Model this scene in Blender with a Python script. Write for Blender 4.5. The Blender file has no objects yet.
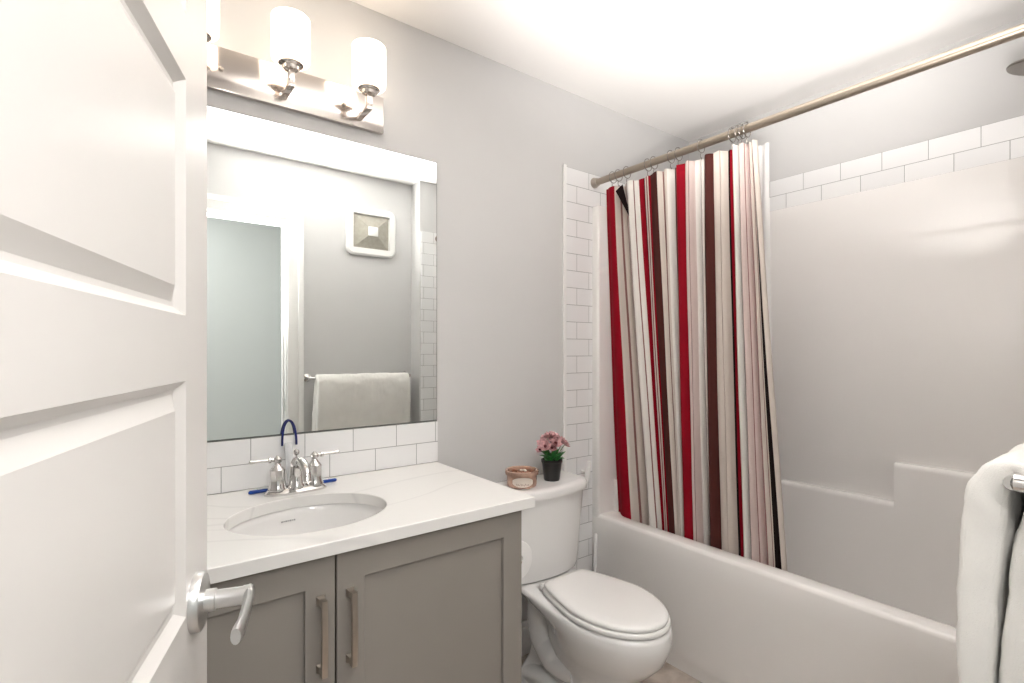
import bpy, bmesh, math, random
from mathutils import Vector, Matrix
S = bpy.context.scene
COL = S.collection
PI = math.pi
random.seed(7)

# ---------------------------------------------------------------- camera
CAM_Y, CAM_Z = -1.68, 1.265
cam = bpy.data.cameras.new('camera')
cam.sensor_width = 36.0
cam.lens = 18.0
cam.shift_y = 9.5 / 1024
cam.clip_start = 0.02
cam_o = bpy.data.objects.new('camera', cam)
cam_o.location = (0, CAM_Y, CAM_Z)
cam_o.rotation_euler = (PI / 2, 0, -math.radians(90 - 52.94))
COL.objects.link(cam_o)
S.camera = cam_o

# ---------------------------------------------------------------- world, lights, exposure
S.view_settings.view_transform = 'Standard'
S.view_settings.look = 'None'
S.view_settings.gamma = 1.0
S.view_settings.use_curve_mapping = False
S.view_settings.exposure = 0.38
w = bpy.data.worlds.new('daylight')
w.use_nodes = True
w.node_tree.nodes['Background'].inputs[0].default_value = (0.86, 0.94, 1.0, 1)
w.node_tree.nodes['Background'].inputs[1].default_value = 1.0
S.world = w


def area(name, loc, rot, sx, sy, power, color):
    l = bpy.data.lights.new(name, 'AREA')
    l.shape = 'RECTANGLE'
    l.size, l.size_y, l.energy, l.color = sx, sy, power, color
    o = bpy.data.objects.new(name, l)
    o.location, o.rotation_euler = loc, rot
    COL.objects.link(o)
    return o


pl = bpy.data.lights.new('camera_flash', 'POINT')  # unseen camera flash behind the viewpoint for frontal fill, no hall fixture
pl.energy, pl.color, pl.shadow_soft_size = 9, (1.0, 0.955, 0.915), 0.08
pl_o = bpy.data.objects.new('camera_flash', pl)
pl_o.location = (0.20, -1.85, 1.65)
COL.objects.link(pl_o)
# flash bounced off the ceiling from beside the camera
bounce = area('bounced_flash', (0.02, -1.72, 1.15), (0, 0, 0), 0.3, 0.3, 23.5, (1.0, 0.965, 0.93))
bounce.data.spread = math.radians(62)
bounce.rotation_euler = Vector((0.62, 0.27, 0.73)).to_track_quat('-Z', 'Y').to_euler()
area('hall_fill', (0.15, -2.25, 2.405), (0, 0, 0), 0.8, 0.6, 8, (0.97, 0.98, 1.0))  # unseen fill light added under the hall ceiling for brightness
SHADE_GLOW = 2.5


# ---------------------------------------------------------------- materials
def mat(name, col, rough=0.5, metal=0.0, spec=0.5, coat=0.0, var=0.0, vscale=8.0, bump=0.0, bscale=200.0, sheen=0.0, trans=0.0, sss=0.0):
    m = bpy.data.materials.new(name)
    m.use_nodes = True
    nt = m.node_tree
    b = nt.nodes['Principled BSDF']
    b.inputs['Base Color'].default_value = (*col, 1)
    b.inputs['Roughness'].default_value = rough
    b.inputs['Metallic'].default_value = metal
    b.inputs['Specular IOR Level'].default_value = spec
    b.inputs['Coat Weight'].default_value = coat
    b.inputs['Coat Roughness'].default_value = 0.08
    b.inputs['Sheen Weight'].default_value = sheen
    b.inputs['Transmission Weight'].default_value = trans
    tc = nt.nodes.new('ShaderNodeTexCoord')
    if var > 0:
        n = nt.nodes.new('ShaderNodeTexNoise')
        n.inputs['Scale'].default_value = vscale
        n.inputs['Detail'].default_value = 5
        nt.links.new(tc.outputs['Object'], n.inputs['Vector'])
        r = nt.nodes.new('ShaderNodeValToRGB')
        r.color_ramp.elements[0].position = 0.3
        r.color_ramp.elements[1].position = 0.7
        r.color_ramp.elements[0].color = (*[c * (1 - var) for c in col], 1)
        r.color_ramp.elements[1].color = (*[min(1, c * (1 + var)) for c in col], 1)
        nt.links.new(n.outputs['Fac'], r.inputs['Fac'])
        nt.links.new(r.outputs['Color'], b.inputs['Base Color'])
    if bump > 0:
        n = nt.nodes.new('ShaderNodeTexNoise')
        n.inputs['Scale'].default_value = bscale
        n.inputs['Detail'].default_value = 3
        nt.links.new(tc.outputs['Object'], n.inputs['Vector'])
        bp = nt.nodes.new('ShaderNodeBump')
        bp.inputs['Strength'].default_value = bump
        bp.inputs['Distance'].default_value = 0.002
        nt.links.new(n.outputs['Fac'], bp.inputs['Height'])
        nt.links.new(bp.outputs['Normal'], b.inputs['Normal'])
    return m


def tile_mat(name, axes, ox, oz, bw=0.1535, rh=0.0767):
    """white glazed subway tile, grey grout; axes = which object axes run along / up the wall"""
    m = mat(name, (0.86, 0.86, 0.86), 0.12, spec=0.5)
    nt = m.node_tree
    b = nt.nodes['Principled BSDF']
    tc = nt.nodes.new('ShaderNodeTexCoord')
    sp = nt.nodes.new('ShaderNodeSeparateXYZ')
    cb = nt.nodes.new('ShaderNodeCombineXYZ')
    nt.links.new(tc.outputs['Object'], sp.inputs[0])
    nt.links.new(sp.outputs[axes[0]], cb.inputs[0])
    nt.links.new(sp.outputs[axes[1]], cb.inputs[1])
    mp = nt.nodes.new('ShaderNodeMapping')
    mp.inputs['Location'].default_value = (-ox, -oz, 0)
    nt.links.new(cb.outputs[0], mp.inputs[0])
    br = nt.nodes.new('ShaderNodeTexBrick')
    br.inputs['Scale'].default_value = 1
    br.inputs['Brick Width'].default_value = bw
    br.inputs['Row Height'].default_value = rh
    br.inputs['Mortar Size'].default_value = 0.0011
    br.inputs['Mortar Smooth'].default_value = 0.1
    br.inputs['Color1'].default_value = (0.86, 0.86, 0.86, 1)
    br.inputs['Color2'].default_value = (0.83, 0.83, 0.835, 1)
    br.inputs['Mortar'].default_value = (0.33, 0.33, 0.33, 1)
    nt.links.new(mp.outputs[0], br.inputs['Vector'])
    nt.links.new(br.outputs['Color'], b.inputs['Base Color'])
    bp = nt.nodes.new('ShaderNodeBump')
    bp.inputs['Strength'].default_value = 0.6
    bp.inputs['Distance'].default_value = 0.0015
    bp.invert = True
    nt.links.new(br.outputs['Fac'], bp.inputs['Height'])
    nt.links.new(bp.outputs['Normal'], b.inputs['Normal'])
    return m


def floor_mat():
    m = mat('floor_tile', (0.5, 0.43, 0.37), 0.35)
    nt = m.node_tree
    b = nt.nodes['Principled BSDF']
    tc = nt.nodes.new('ShaderNodeTexCoord')
    n = nt.nodes.new('ShaderNodeTexNoise')
    n.inputs['Scale'].default_value = 7
    n.inputs['Detail'].default_value = 8
    n.inputs['Distortion'].default_value = 0.8
    nt.links.new(tc.outputs['Object'], n.inputs['Vector'])
    r = nt.nodes.new('ShaderNodeValToRGB')
    r.color_ramp.elements[0].position = 0.35
    r.color_ramp.elements[1].position = 0.66
    r.color_ramp.elements[0].color = (0.34, 0.28, 0.235, 1)
    r.color_ramp.elements[1].color = (0.58, 0.51, 0.45, 1)
    nt.links.new(n.outputs['Fac'], r.inputs['Fac'])
    br = nt.nodes.new('ShaderNodeTexBrick')
    br.inputs['Scale'].default_value = 1
    br.inputs['Brick Width'].default_value = 0.61
    br.inputs['Row Height'].default_value = 0.305
    br.inputs['Mortar Size'].default_value = 0.003
    br.inputs['Mortar'].default_value = (0.36, 0.31, 0.27, 1)
    nt.links.new(tc.outputs['Object'], br.inputs['Vector'])
    nt.links.new(r.outputs['Color'], br.inputs['Color1'])
    nt.links.new(r.outputs['Color'], br.inputs['Color2'])
    nt.links.new(br.outputs['Color'], b.inputs['Base Color'])
    return m


def quartz_mat():
    m = mat('quartz', (0.84, 0.83, 0.81), 0.18)
    nt = m.node_tree
    b = nt.nodes['Principled BSDF']
    tc = nt.nodes.new('ShaderNodeTexCoord')
    n = nt.nodes.new('ShaderNodeTexNoise')
    n.inputs['Scale'].default_value = 1.3
    n.inputs['Detail'].default_value = 2.5
    n.inputs['Distortion'].default_value = 1.2
    nt.links.new(tc.outputs['Object'], n.inputs['Vector'])
    r = nt.nodes.new('ShaderNodeValToRGB')
    e = r.color_ramp.elements
    e[0].position, e[0].color = 0.488, (0.84, 0.83, 0.81, 1)
    e[1].position, e[1].color = 0.512, (0.84, 0.83, 0.81, 1)
    k = e.new(0.5)
    k.color = (0.76, 0.75, 0.735, 1)
    nt.links.new(n.outputs['Fac'], r.inputs['Fac'])
    nt.links.new(r.outputs['Color'], b.inputs['Base Color'])
    return m


def glow_mat():
    m = mat('opal_glass', (0.95, 0.93, 0.9), 0.2)
    b = m.node_tree.nodes['Principled BSDF']
    b.inputs['Emission Color'].default_value = (1.0, 0.86, 0.70, 1)
    b.inputs['Emission Strength'].default_value = SHADE_GLOW
    return m


M = dict(
    wall=mat('wall_paint', (0.62, 0.615, 0.612), 0.75, spec=0.25, var=0.015, vscale=3, bump=0.08, bscale=350),
    hall=mat('hall_paint', (0.56, 0.575, 0.545), 0.8, spec=0.2, var=0.015, vscale=3),
    ceiling=mat('ceiling_paint', (0.90, 0.885, 0.87), 0.85, spec=0.2, bump=0.1, bscale=250),
    trim=mat('trim_paint', (0.84, 0.835, 0.82), 0.35, var=0.01),
    door=mat('door_paint', (0.665, 0.645, 0.625), 0.3, var=0.01, vscale=4),
    floor=floor_mat(),
    tile_back=tile_mat('subway_tile_back', (0, 2), 1.5535, 2.086 - 30 * 0.0767),
    tile_side=tile_mat('subway_tile_side', (1, 2), 0.0075, 2.086 - 30 * 0.0767),
    tile_splash=tile_mat('backsplash_tile', (0, 2), 0.142, 0.858, 0.1535, 0.0745),
    acrylic=mat('tub_acrylic', (0.88, 0.855, 0.835), 0.15, coat=0.4),
    china=mat('white_china', (0.84, 0.83, 0.82), 0.07, coat=0.6),
    seatp=mat('seat_plastic', (0.85, 0.84, 0.825), 0.22),
    quartz=quartz_mat(),
    taupe=mat('taupe_lacquer', (0.285, 0.262, 0.238), 0.42, var=0.02),
    dark=mat('cabinet_dark', (0.05, 0.045, 0.04), 0.8),
    nickel=mat('brushed_nickel', (0.46, 0.41, 0.36), 0.28, metal=1.0, var=0.05, vscale=60),
    satin=mat('satin_chrome', (0.68, 0.68, 0.68), 0.3, metal=1.0, var=0.04, vscale=50),
    chrome=mat('chrome', (0.70, 0.69, 0.68), 0.12, metal=1.0),
    polished=mat('polished_nickel', (0.72, 0.665, 0.625), 0.14, metal=1.0),
    rod=mat('rod_steel', (0.40, 0.345, 0.285), 0.34, metal=1.0),
    ring=mat('ring_metal', (0.26, 0.24, 0.22), 0.3, metal=1.0),
    mirror=mat('mirror_silver', (0.88, 0.91, 0.90), 0.0, metal=1.0),
    edge=mat('mirror_edge', (0.12, 0.13, 0.12), 0.4),
    glow=glow_mat(),
    cream=mat('curtain_cream', (0.60, 0.53, 0.475), 0.85, sheen=0.1, bump=0.2, bscale=600),
    pink=mat('curtain_pale_pink', (0.60, 0.48, 0.45), 0.85, sheen=0.1, bump=0.2, bscale=600),
    white=mat('curtain_white', (0.74, 0.70, 0.66), 0.8, sheen=0.1, bump=0.2, bscale=600),
    red=mat('curtain_crimson', (0.26, 0.002, 0.012), 0.8, spec=0.15, bump=0.2, bscale=600),
    brown=mat('curtain_brown', (0.070, 0.020, 0.017), 0.85, spec=0.12, bump=0.2, bscale=600),
    mauve=mat('curtain_mauve', (0.24, 0.12, 0.11), 0.85, spec=0.12),
    black=mat('curtain_black', (0.012, 0.006, 0.006), 0.85, spec=0.1, bump=0.2, bscale=600),
    towel=mat('terry_towel', (0.80, 0.785, 0.75), 0.95, sheen=0.2, bump=0.5, bscale=700, var=0.03, vscale=12),
    paper=mat('tissue_paper', (0.86, 0.85, 0.84), 0.9, bump=0.2, bscale=300),
    card=mat('cardboard', (0.42, 0.33, 0.24), 0.9),
    plastic=mat('white_plastic', (0.84, 0.835, 0.82), 0.3),
    grille=mat('fan_grille', (0.38, 0.36, 0.31), 0.5, var=0.1, vscale=40),
    blue=mat('blue_rubber', (0.008, 0.055, 0.32), 0.35),
    navy=mat('navy_rubber', (0.004, 0.012, 0.12), 0.35),
    clear=mat('clear_plastic', (0.86, 0.88, 0.90), 0.15, trans=0.35),
    pot=mat('black_pot', (0.012, 0.011, 0.011), 0.4),
    leaf=mat('leaf_green', (0.03, 0.20, 0.04), 0.45, var=0.4, vscale=60),
    stem=mat('stem_green', (0.10, 0.19, 0.06), 0.6),
    petal=mat('dusty_pink_petal', (0.60, 0.34, 0.35), 0.7, var=0.35, vscale=70),
    petal_core=mat('plum_centre', (0.14, 0.03, 0.04), 0.8),
    soil=mat('soil', (0.04, 0.025, 0.02), 0.95, bump=0.8, bscale=90),
    rose=mat('rose_glass', (0.66, 0.43, 0.33), 0.2, metal=0.5, coat=0.5, var=0.2, vscale=45),
    foil=mat('pale_label', (0.82, 0.74, 0.66), 0.35, metal=0.2),
    ink=mat('brown_ink', (0.22, 0.10, 0.06), 0.6),
    grey=mat('grey_print', (0.35, 0.35, 0.36), 0.5),
    petals=mat('dried_petals', (0.36, 0.17, 0.11), 0.8, var=0.4, vscale=90),
    black_hole=mat('slot_black', (0.02, 0.02, 0.02), 0.8),
)
# thin white liner: lets light through
lm = mat('liner_vinyl', (0.88, 0.87, 0.86), 0.35)
nt_ = lm.node_tree
tr_ = nt_.nodes.new('ShaderNodeBsdfTranslucent')
tr_.inputs[0].default_value = (0.85, 0.84, 0.83, 1)
tp_ = nt_.nodes.new('ShaderNodeBsdfTransparent')
mx_ = nt_.nodes.new('ShaderNodeMixShader')
mx2 = nt_.nodes.new('ShaderNodeMixShader')
mx_.inputs[0].default_value = 0.4
mx2.inputs[0].default_value = 0.15
out_ = nt_.nodes['Material Output']
nt_.links.new(nt_.nodes['Principled BSDF'].outputs[0], mx_.inputs[1])
nt_.links.new(tr_.outputs[0], mx_.inputs[2])
nt_.links.new(mx_.outputs[0], mx2.inputs[1])
nt_.links.new(tp_.outputs[0], mx2.inputs[2])
nt_.links.new(mx2.outputs[0], out_.inputs[0])
M['liner'] = lm


# ---------------------------------------------------------------- mesh helpers
def B():
    return bmesh.new()


def box(bm, x0, x1, y0, y1, z0, z1, bev=0.0, seg=2):
    t = bmesh.new()
    r = bmesh.ops.create_cube(t, size=1)
    for v in t.verts:
        v.co = Vector(((x0 + x1) / 2 + v.co.x * (x1 - x0), (y0 + y1) / 2 + v.co.y * (y1 - y0), (z0 + z1) / 2 + v.co.z * (z1 - z0)))
    if bev > 0:
        bmesh.ops.bevel(t, geom=t.edges[:], offset=bev, segments=seg, profile=0.5, affect='EDGES')
    merge(bm, t)


def merge(bm, t, mtx=None):
    if mtx is not None:
        t.transform(mtx)
    me = bpy.data.meshes.new('tmp')
    t.to_mesh(me)
    t.free()
    bm.from_mesh(me)
    bpy.data.meshes.remove(me)


def loft(bm, rings, cap0=True, cap1=True, closed=True, mi=0):
    vr = [[bm.verts.new(p) for p in r] for r in rings]
    n = len(rings[0])
    for a, b in zip(vr, vr[1:]):
        for i in range(n if closed else n - 1):
            j = (i + 1) % n
            f = bm.faces.new((a[i], a[j], b[j], b[i]))
            f.material_index = mi
    if cap0:
        bm.faces.new(list(reversed(vr[0])))
    if cap1:
        bm.faces.new(vr[-1])
    return vr


def frame(d):
    d = d.normalized()
    u = Vector((0, 0, 1)) if abs(d.z) < 0.9 else Vector((1, 0, 0))
    a = d.cross(u).normalized()
    return a, a.cross(d).normalized()


def tube(bm, pts, r, seg=14, caps=True, flat=1.0):
    pts = [Vector(p) for p in pts]
    rs = r if isinstance(r, (list, tuple)) else [r] * len(pts)
    rings = []
    a = None
    for i, p in enumerate(pts):
        d = (pts[min(i + 1, len(pts) - 1)] - pts[max(i - 1, 0)]).normalized()
        if a is None:
            a, b = frame(d)
        else:
            a = (a - d * a.dot(d)).normalized()
            b = a.cross(d).normalized()
        rings.append([p + a * math.cos(2 * PI * k / seg) * rs[i] + b * math.sin(2 * PI * k / seg) * rs[i] * flat for k in range(seg)])
    loft(bm, rings, caps, caps)


def spline(pts, n=8):
    pts = [Vector(p) for p in pts]
    out = []
    for i in range(len(pts) - 1):
        p0, p1, p2, p3 = pts[max(i - 1, 0)], pts[i], pts[i + 1], pts[min(i + 2, len(pts) - 1)]
        for k in range(n):
            t = k / n
            out.append(0.5 * ((2 * p1) + (p2 - p0) * t + (2 * p0 - 5 * p1 + 4 * p2 - p3) * t * t + (3 * p1 - p0 - 3 * p2 + p3) * t ** 3))
    out.append(pts[-1])
    return out


def lathe(bm, prof, loc=(0, 0, 0), axis=(0, 0, 1), seg=32, sx=1.0, sy=1.0, cap0=True, cap1=True):
    q = Vector((0, 0, 1)).rotation_difference(Vector(axis))
    loc = Vector(loc)
    rings = [[loc + q @ Vector((r * sx * math.cos(2 * PI * k / seg), r * sy * math.sin(2 * PI * k / seg), z)) for k in range(seg)] for r, z in prof]
    loft(bm, rings, cap0, cap1)


def rrect(x0, x1, y0, y1, r, z, n=6):
    pts = []
    for cx, cy, a0 in ((x1 - r, y1 - r, 0), (x0 + r, y1 - r, 90), (x0 + r, y0 + r, 180), (x1 - r, y0 + r, 270)):
        for k in range(n + 1):
            a = math.radians(a0 + 90 * k / n)
            pts.append(Vector((cx + r * math.cos(a), cy + r * math.sin(a), z)))
    return pts


def torus(bm, c, axis, R, r, seg=24, tseg=8, sq=1.0):
    q = Vector((0, 0, 1)).rotation_difference(Vector(axis))
    c = Vector(c)
    rings = []
    for k in range(seg + 1):
        a = 2 * PI * k / seg
        rings.append([c + q @ Vector(((R + r * math.cos(2 * PI * j / tseg)) * math.cos(a), (R + r * math.cos(2 * PI * j / tseg)) * math.sin(a) * sq, r * math.sin(2 * PI * j / tseg))) for j in range(tseg)])
    loft(bm, rings, False, False)
    bmesh.ops.remove_doubles(bm, verts=bm.verts[:], dist=1e-6)


def obj(name, bm, material, parent=None, smooth=True, mats=None, angle=35, subsurf=0):
    bmesh.ops.recalc_face_normals(bm, faces=bm.faces[:])
    me = bpy.data.meshes.new(name)
    bm.to_mesh(me)
    bm.free()
    for m in (mats or [material]):
        me.materials.append(M[m])
    if smooth:
        me.polygons.foreach_set('use_smooth', [True] * len(me.polygons))
        me.set_sharp_from_angle(angle=math.radians(angle))
    o = bpy.data.objects.new(name, me)
    COL.objects.link(o)
    if subsurf:
        s = o.modifiers.new('sub', 'SUBSURF')
        s.levels = s.render_levels = subsurf
    if parent is not None:
        o.parent = parent
        o.matrix_parent_inverse = Matrix.Translation(-parent.location if parent.type == 'EMPTY' else Vector((0, 0, 0)))
    return o


def tag(o, label, cat, group=None, kind=None):
    o['label'] = label
    o['category'] = cat
    if group:
        o['group'] = group
    if kind:
        o['kind'] = kind
    return o


def thing(name, label, cat, loc=(0, 0, 0), group=None, kind=None):
    o = bpy.data.objects.new(name, None)
    o.empty_display_size = 0.05
    o.location = loc
    COL.objects.link(o)
    return tag(o, label, cat, group, kind)


def struct(name, bm, m, label, cat, smooth=False):
    return tag(obj(name, bm, m, None, smooth), label, cat, None, 'structure')


def rayxy(u):
    t = (u - 512) / 512.0
    a = math.radians(52.94)
    return math.cos(a) + t * math.sin(a), math.sin(a) - t * math.cos(a)


def y_on(u, X):
    """depth at which the sight line of column u crosses the plane x = X"""
    rx, ry = rayxy(u)
    return CAM_Y + X * ry / rx


# ================================================================ SETTING
CEIL = 2.428
FRONT = -1.63      # wall with the doorway and towel bar
ENDW = -1.50       # tub end wall (built forward)
TUBX0, TUBX1 = 1.73, 2.50
DO0, DO1, DOZ = -0.17, 0.787, 2.055   # doorway opening

bm = B(); box(bm, -1.6, 2.6, -3.0, 0.1, -0.05, 0.0)
struct('floor', bm, 'floor', 'beige mottled tile floor beside the toilet', 'floor')
bm = B(); box(bm, -1.6, 2.6, -3.0, 0.1, CEIL, CEIL + 0.05)
struct('ceiling', bm, 'ceiling', 'flat white painted ceiling over the bathroom', 'ceiling')
bm = B(); box(bm, -0.3, 2.6, 0.0, 0.1, 0.0, CEIL)
struct('wall_back', bm, 'wall', 'pale grey painted wall behind the mirror and toilet', 'wall')
bm = B(); box(bm, TUBX1, 2.6, -1.75, 0.0, 0.0, CEIL)
struct('wall_right', bm, 'wall', 'pale wall along the back of the tub above the tile band', 'wall')
bm = B(); box(bm, -0.3, -0.22, -1.75, 0.0, 0.0, CEIL)
struct('wall_left', bm, 'wall', 'grey painted wall at the left behind the open door', 'wall')
bm = B()
box(bm, -0.22, DO0, FRONT - 0.12, FRONT, 0.0, CEIL)
box(bm, DO0, DO1, FRONT - 0.12, FRONT, DOZ, CEIL)
box(bm, DO1, 1.604, FRONT - 0.12, FRONT, 0.0, CEIL)
box(bm, 1.604, TUBX1, FRONT - 0.12, ENDW, 0.0, CEIL)
struct('wall_front', bm, 'wall', 'pale grey wall with doorway and towel bar seen in the mirror', 'wall')
bm = B(); box(bm, -1.6, 2.6, -3.0, -2.9, 0.0, CEIL)
struct('wall_hall', bm, 'hall', 'blue-grey hallway wall seen through the doorway in the mirror', 'wall')

# door casing, jambs
bm = B()
for y0, y1 in ((FRONT, FRONT + 0.016),):
    box(bm, DO1 - 0.004, DO1 + 0.088, y0, y1, 0.0, DOZ + 0.085, 0.004)
    box(bm, DO1 + 0.055, DO1 + 0.088, y1, y1 + 0.008, 0.0, DOZ + 0.085, 0.003)
    box(bm, DO0 - 0.045, DO0 + 0.004, y0, y1, 0.0, DOZ + 0.085, 0.004)
    box(bm, DO0 + 0.004, DO1 - 0.004, y0, y1, DOZ - 0.004, DOZ + 0.085, 0.004)
    box(bm, DO0 - 0.045, DO1 + 0.055, y1, y1 + 0.008, DOZ + 0.055, DOZ + 0.085, 0.003)
box(bm, DO1 - 0.010, DO1, FRONT - 0.12, FRONT, 0.0, DOZ - 0.016, 0.001)
box(bm, DO0, DO1, FRONT - 0.12, FRONT, DOZ - 0.016, DOZ, 0.001)
box(bm, DO1 - 0.018, DO1 - 0.010, FRONT - 0.085, FRONT - 0.045, 0.0, DOZ - 0.016, 0.001)
tr = struct('trim_1', bm, 'trim', 'white painted door casing reflected in the mirror', 'door casing', True)
bm = B(); box(bm, DO1 - 0.0115, DO1 - 0.0098, FRONT - 0.042, FRONT - 0.012, 0.90, 0.975, 0.0006)
box(bm, DO1 - 0.0125, DO1 - 0.0112, FRONT - 0.034, FRONT - 0.020, 0.92, 0.955)
obj('strike_plate', bm, 'satin', tr)
# baseboards
bm = B(); box(bm, 0.925, 1.547, -0.014, 0.0, 0.0, 0.115, 0.003); box(bm, 0.925, 1.547, -0.010, 0.0, 0.115, 0.140, 0.003)
struct('baseboard_back', bm, 'trim', 'white baseboard behind the toilet', 'baseboard', True)
bm = B(); box(bm, DO1 + 0.09, 1.604, FRONT, FRONT + 0.014, 0.0, 0.14, 0.003)
struct('baseboard_front', bm, 'trim', 'white baseboard below the towel bar', 'baseboard', True)

# tile: strip on the mirror wall, band around the surround
bm = B(); box(bm, 1.566, TUBX0 + 0.0, -0.008, 0.0, 0.0, 2.086)
box(bm, TUBX0, TUBX1, -0.008, 0.0, 1.937, 2.086)
struct('trim_2', bm, 'tile_back', 'white subway tile strip between the grey wall and the tub', 'tile')
bm = B(); box(bm, 1.549, 1.566, -0.011, 0.0, 0.0, 2.094, 0.003)
struct('trim_3', bm, 'trim', 'slim white edge trim beside the subway tile strip', 'trim', True)
bm = B(); box(bm, TUBX1 - 0.008, TUBX1, ENDW + 0.008, -0.008, 1.937, 2.086)
struct('trim_4', bm, 'tile_side', 'two-course white subway tile band above the tub back wall', 'tile')
bm = B(); box(bm, 1.612, TUBX0, ENDW, ENDW + 0.008, 0.0, 2.086)
box(bm, TUBX0, TUBX1 - 0.008, ENDW, ENDW + 0.008, 1.937, 2.086)
struct('trim_5', bm, 'tile_back', 'white subway tile strip at the shower-head end seen in the mirror', 'tile')
# backsplash above the counter
bm = B(); box(bm, -0.17, 0.919, -0.009, 0.0, 0.8585, 1.0065)
struct('trim_6', bm, 'tile_splash', 'two-course white subway tile backsplash between counter and mirror', 'tile')

# ---------------------------------------------------------------- open door with lever
DANG = math.radians(18.0)
DDIR = Vector((math.sin(DANG), math.cos(DANG), 0))      # hinge to free edge
DN = Vector((math.cos(DANG), -math.sin(DANG), 0))       # visible face
DE = Vector((0.084, -0.916, 0))                          # free edge of the visible face


def DP(s, n, z):
    """s back from the free edge, n out of the visible face"""
    return DE - DDIR * s + DN * n + Vector((0, 0, z))


DW, DH, DT = 0.80, 2.03, 0.035
door = thing('door_1', 'white panelled door standing open at the left with satin lever', 'door', tuple(DP(DW, 0, 0)), kind='structure')
bm = B()
PH, RL, Z0 = 0.262, 0.072, 0.970
panels = []
zb = Z0 - 2 * (PH + RL)
for k in range(5):
    panels.append((zb + k * (PH + RL), zb + k * (PH + RL) + PH))
st = 0.098
prof = [(0, 0), (0.009, -0.010), (0.014, -0.0105), (0.030, -0.003)]
zs = [0.008] + [z for p in panels for z in p] + [DH]


def q4(a, b, c, d):
    bm.faces.new([bm.verts.new(p) for p in (a, b, c, d)])


q4(DP(0, 0, zs[0]), DP(st, 0, zs[0]), DP(st, 0, DH), DP(0, 0, DH))
q4(DP(DW - st, 0, zs[0]), DP(DW, 0, zs[0]), DP(DW, 0, DH), DP(DW - st, 0, DH))
for i in range(0, len(zs), 2):
    q4(DP(st, 0, zs[i]), DP(DW - st, 0, zs[i]), DP(DW - st, 0, zs[i + 1]), DP(st, 0, zs[i + 1]))
for z0, z1 in panels:
    rg = [[DP(st + d, n, z0 + d), DP(DW - st - d, n, z0 + d), DP(DW - st - d, n, z1 - d), DP(st + d, n, z1 - d)] for d, n in prof]
    loft(bm, rg, False, True)
# back and edges
loft(bm, [[DP(0, 0, 0.008), DP(DW, 0, 0.008), DP(DW, 0, DH), DP(0, 0, DH)], [DP(0, -DT, 0.008), DP(DW, -DT, 0.008), DP(DW, -DT, DH), DP(0, -DT, DH)]], False, True)
bmesh.ops.remove_doubles(bm, verts=bm.verts[:], dist=1e-5)
slab = obj('door_slab', bm, 'door', door, True, angle=20)
# lever set
LZ, LS = 0.970, 0.062
hd = bpy.data.objects.new('door_handle', None); COL.objects.link(hd); hd.parent = door
hd.matrix_parent_inverse = Matrix.Translation(-door.location)
hd['label'] = 'satin chrome lever handle'
bm = B(); lathe(bm, [(0.0335, 0), (0.0335, 0.007), (0.0315, 0.010), (0.020, 0.0105), (0.016, 0.0115)], DP(LS, 0, LZ), DN, 40)
obj('rose', bm, 'satin', hd)
bm = B(); lathe(bm, [(0.0125, 0.0105), (0.0125, 0.022), (0.0105, 0.023), (0.0105, 0.050), (0.0115, 0.052), (0.0115, 0.060), (0.010, 0.062)], DP(LS, 0, LZ), DN, 28)
obj('spindle', bm, 'satin', hd)
bm = B()
rings = []
for s, hz, th in ((-0.013, 0.008, 0.0045), (0.0, 0.0105, 0.0055), (0.025, 0.0095, 0.005), (0.072, 0.009, 0.0048), (0.092, 0.010, 0.006), (0.098, 0.0085, 0.005)):
    nn = 0.057 + 0.004 * math.sin(PI * max(0, s) / 0.12)
    rings.append([DP(LS + s, nn + th * math.cos(a) , LZ + hz * math.sin(a)) for a in [2 * PI * k / 16 for k in range(16)]])
loft(bm, rings)
obj('lever', bm, 'satin', hd)

# ================================================================ VANITY
VX0, VX1 = -0.16, 0.884
CT = 0.858
cab = thing('vanity_cabinet', 'taupe grey two-door shaker vanity cabinet under the white counter', 'cabinet', (0.37, -0.27, 0))
bm = B()
box(bm, VX0, VX0 + 0.018, -0.535, -0.003, 0.0, 0.8275, 0.001)
box(bm, VX1 - 0.018, VX1, -0.535, -0.003, 0.0, 0.8275, 0.001)
box(bm, VX0 + 0.018, VX1 - 0.018, -0.535, -0.003, 0.10, 0.118)
box(bm, VX0 + 0.018, VX1 - 0.018, -0.46, -0.445, 0.0, 0.10)
box(bm, VX0 + 0.018, VX1 - 0.018, -0.015, -0.003, 0.118, 0.8275)
box(bm, VX0 + 0.018, VX1 - 0.018, -0.535, -0.517, 0.79, 0.8275)
obj('carcass', bm, 'taupe', cab)
XS = 0.367


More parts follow.
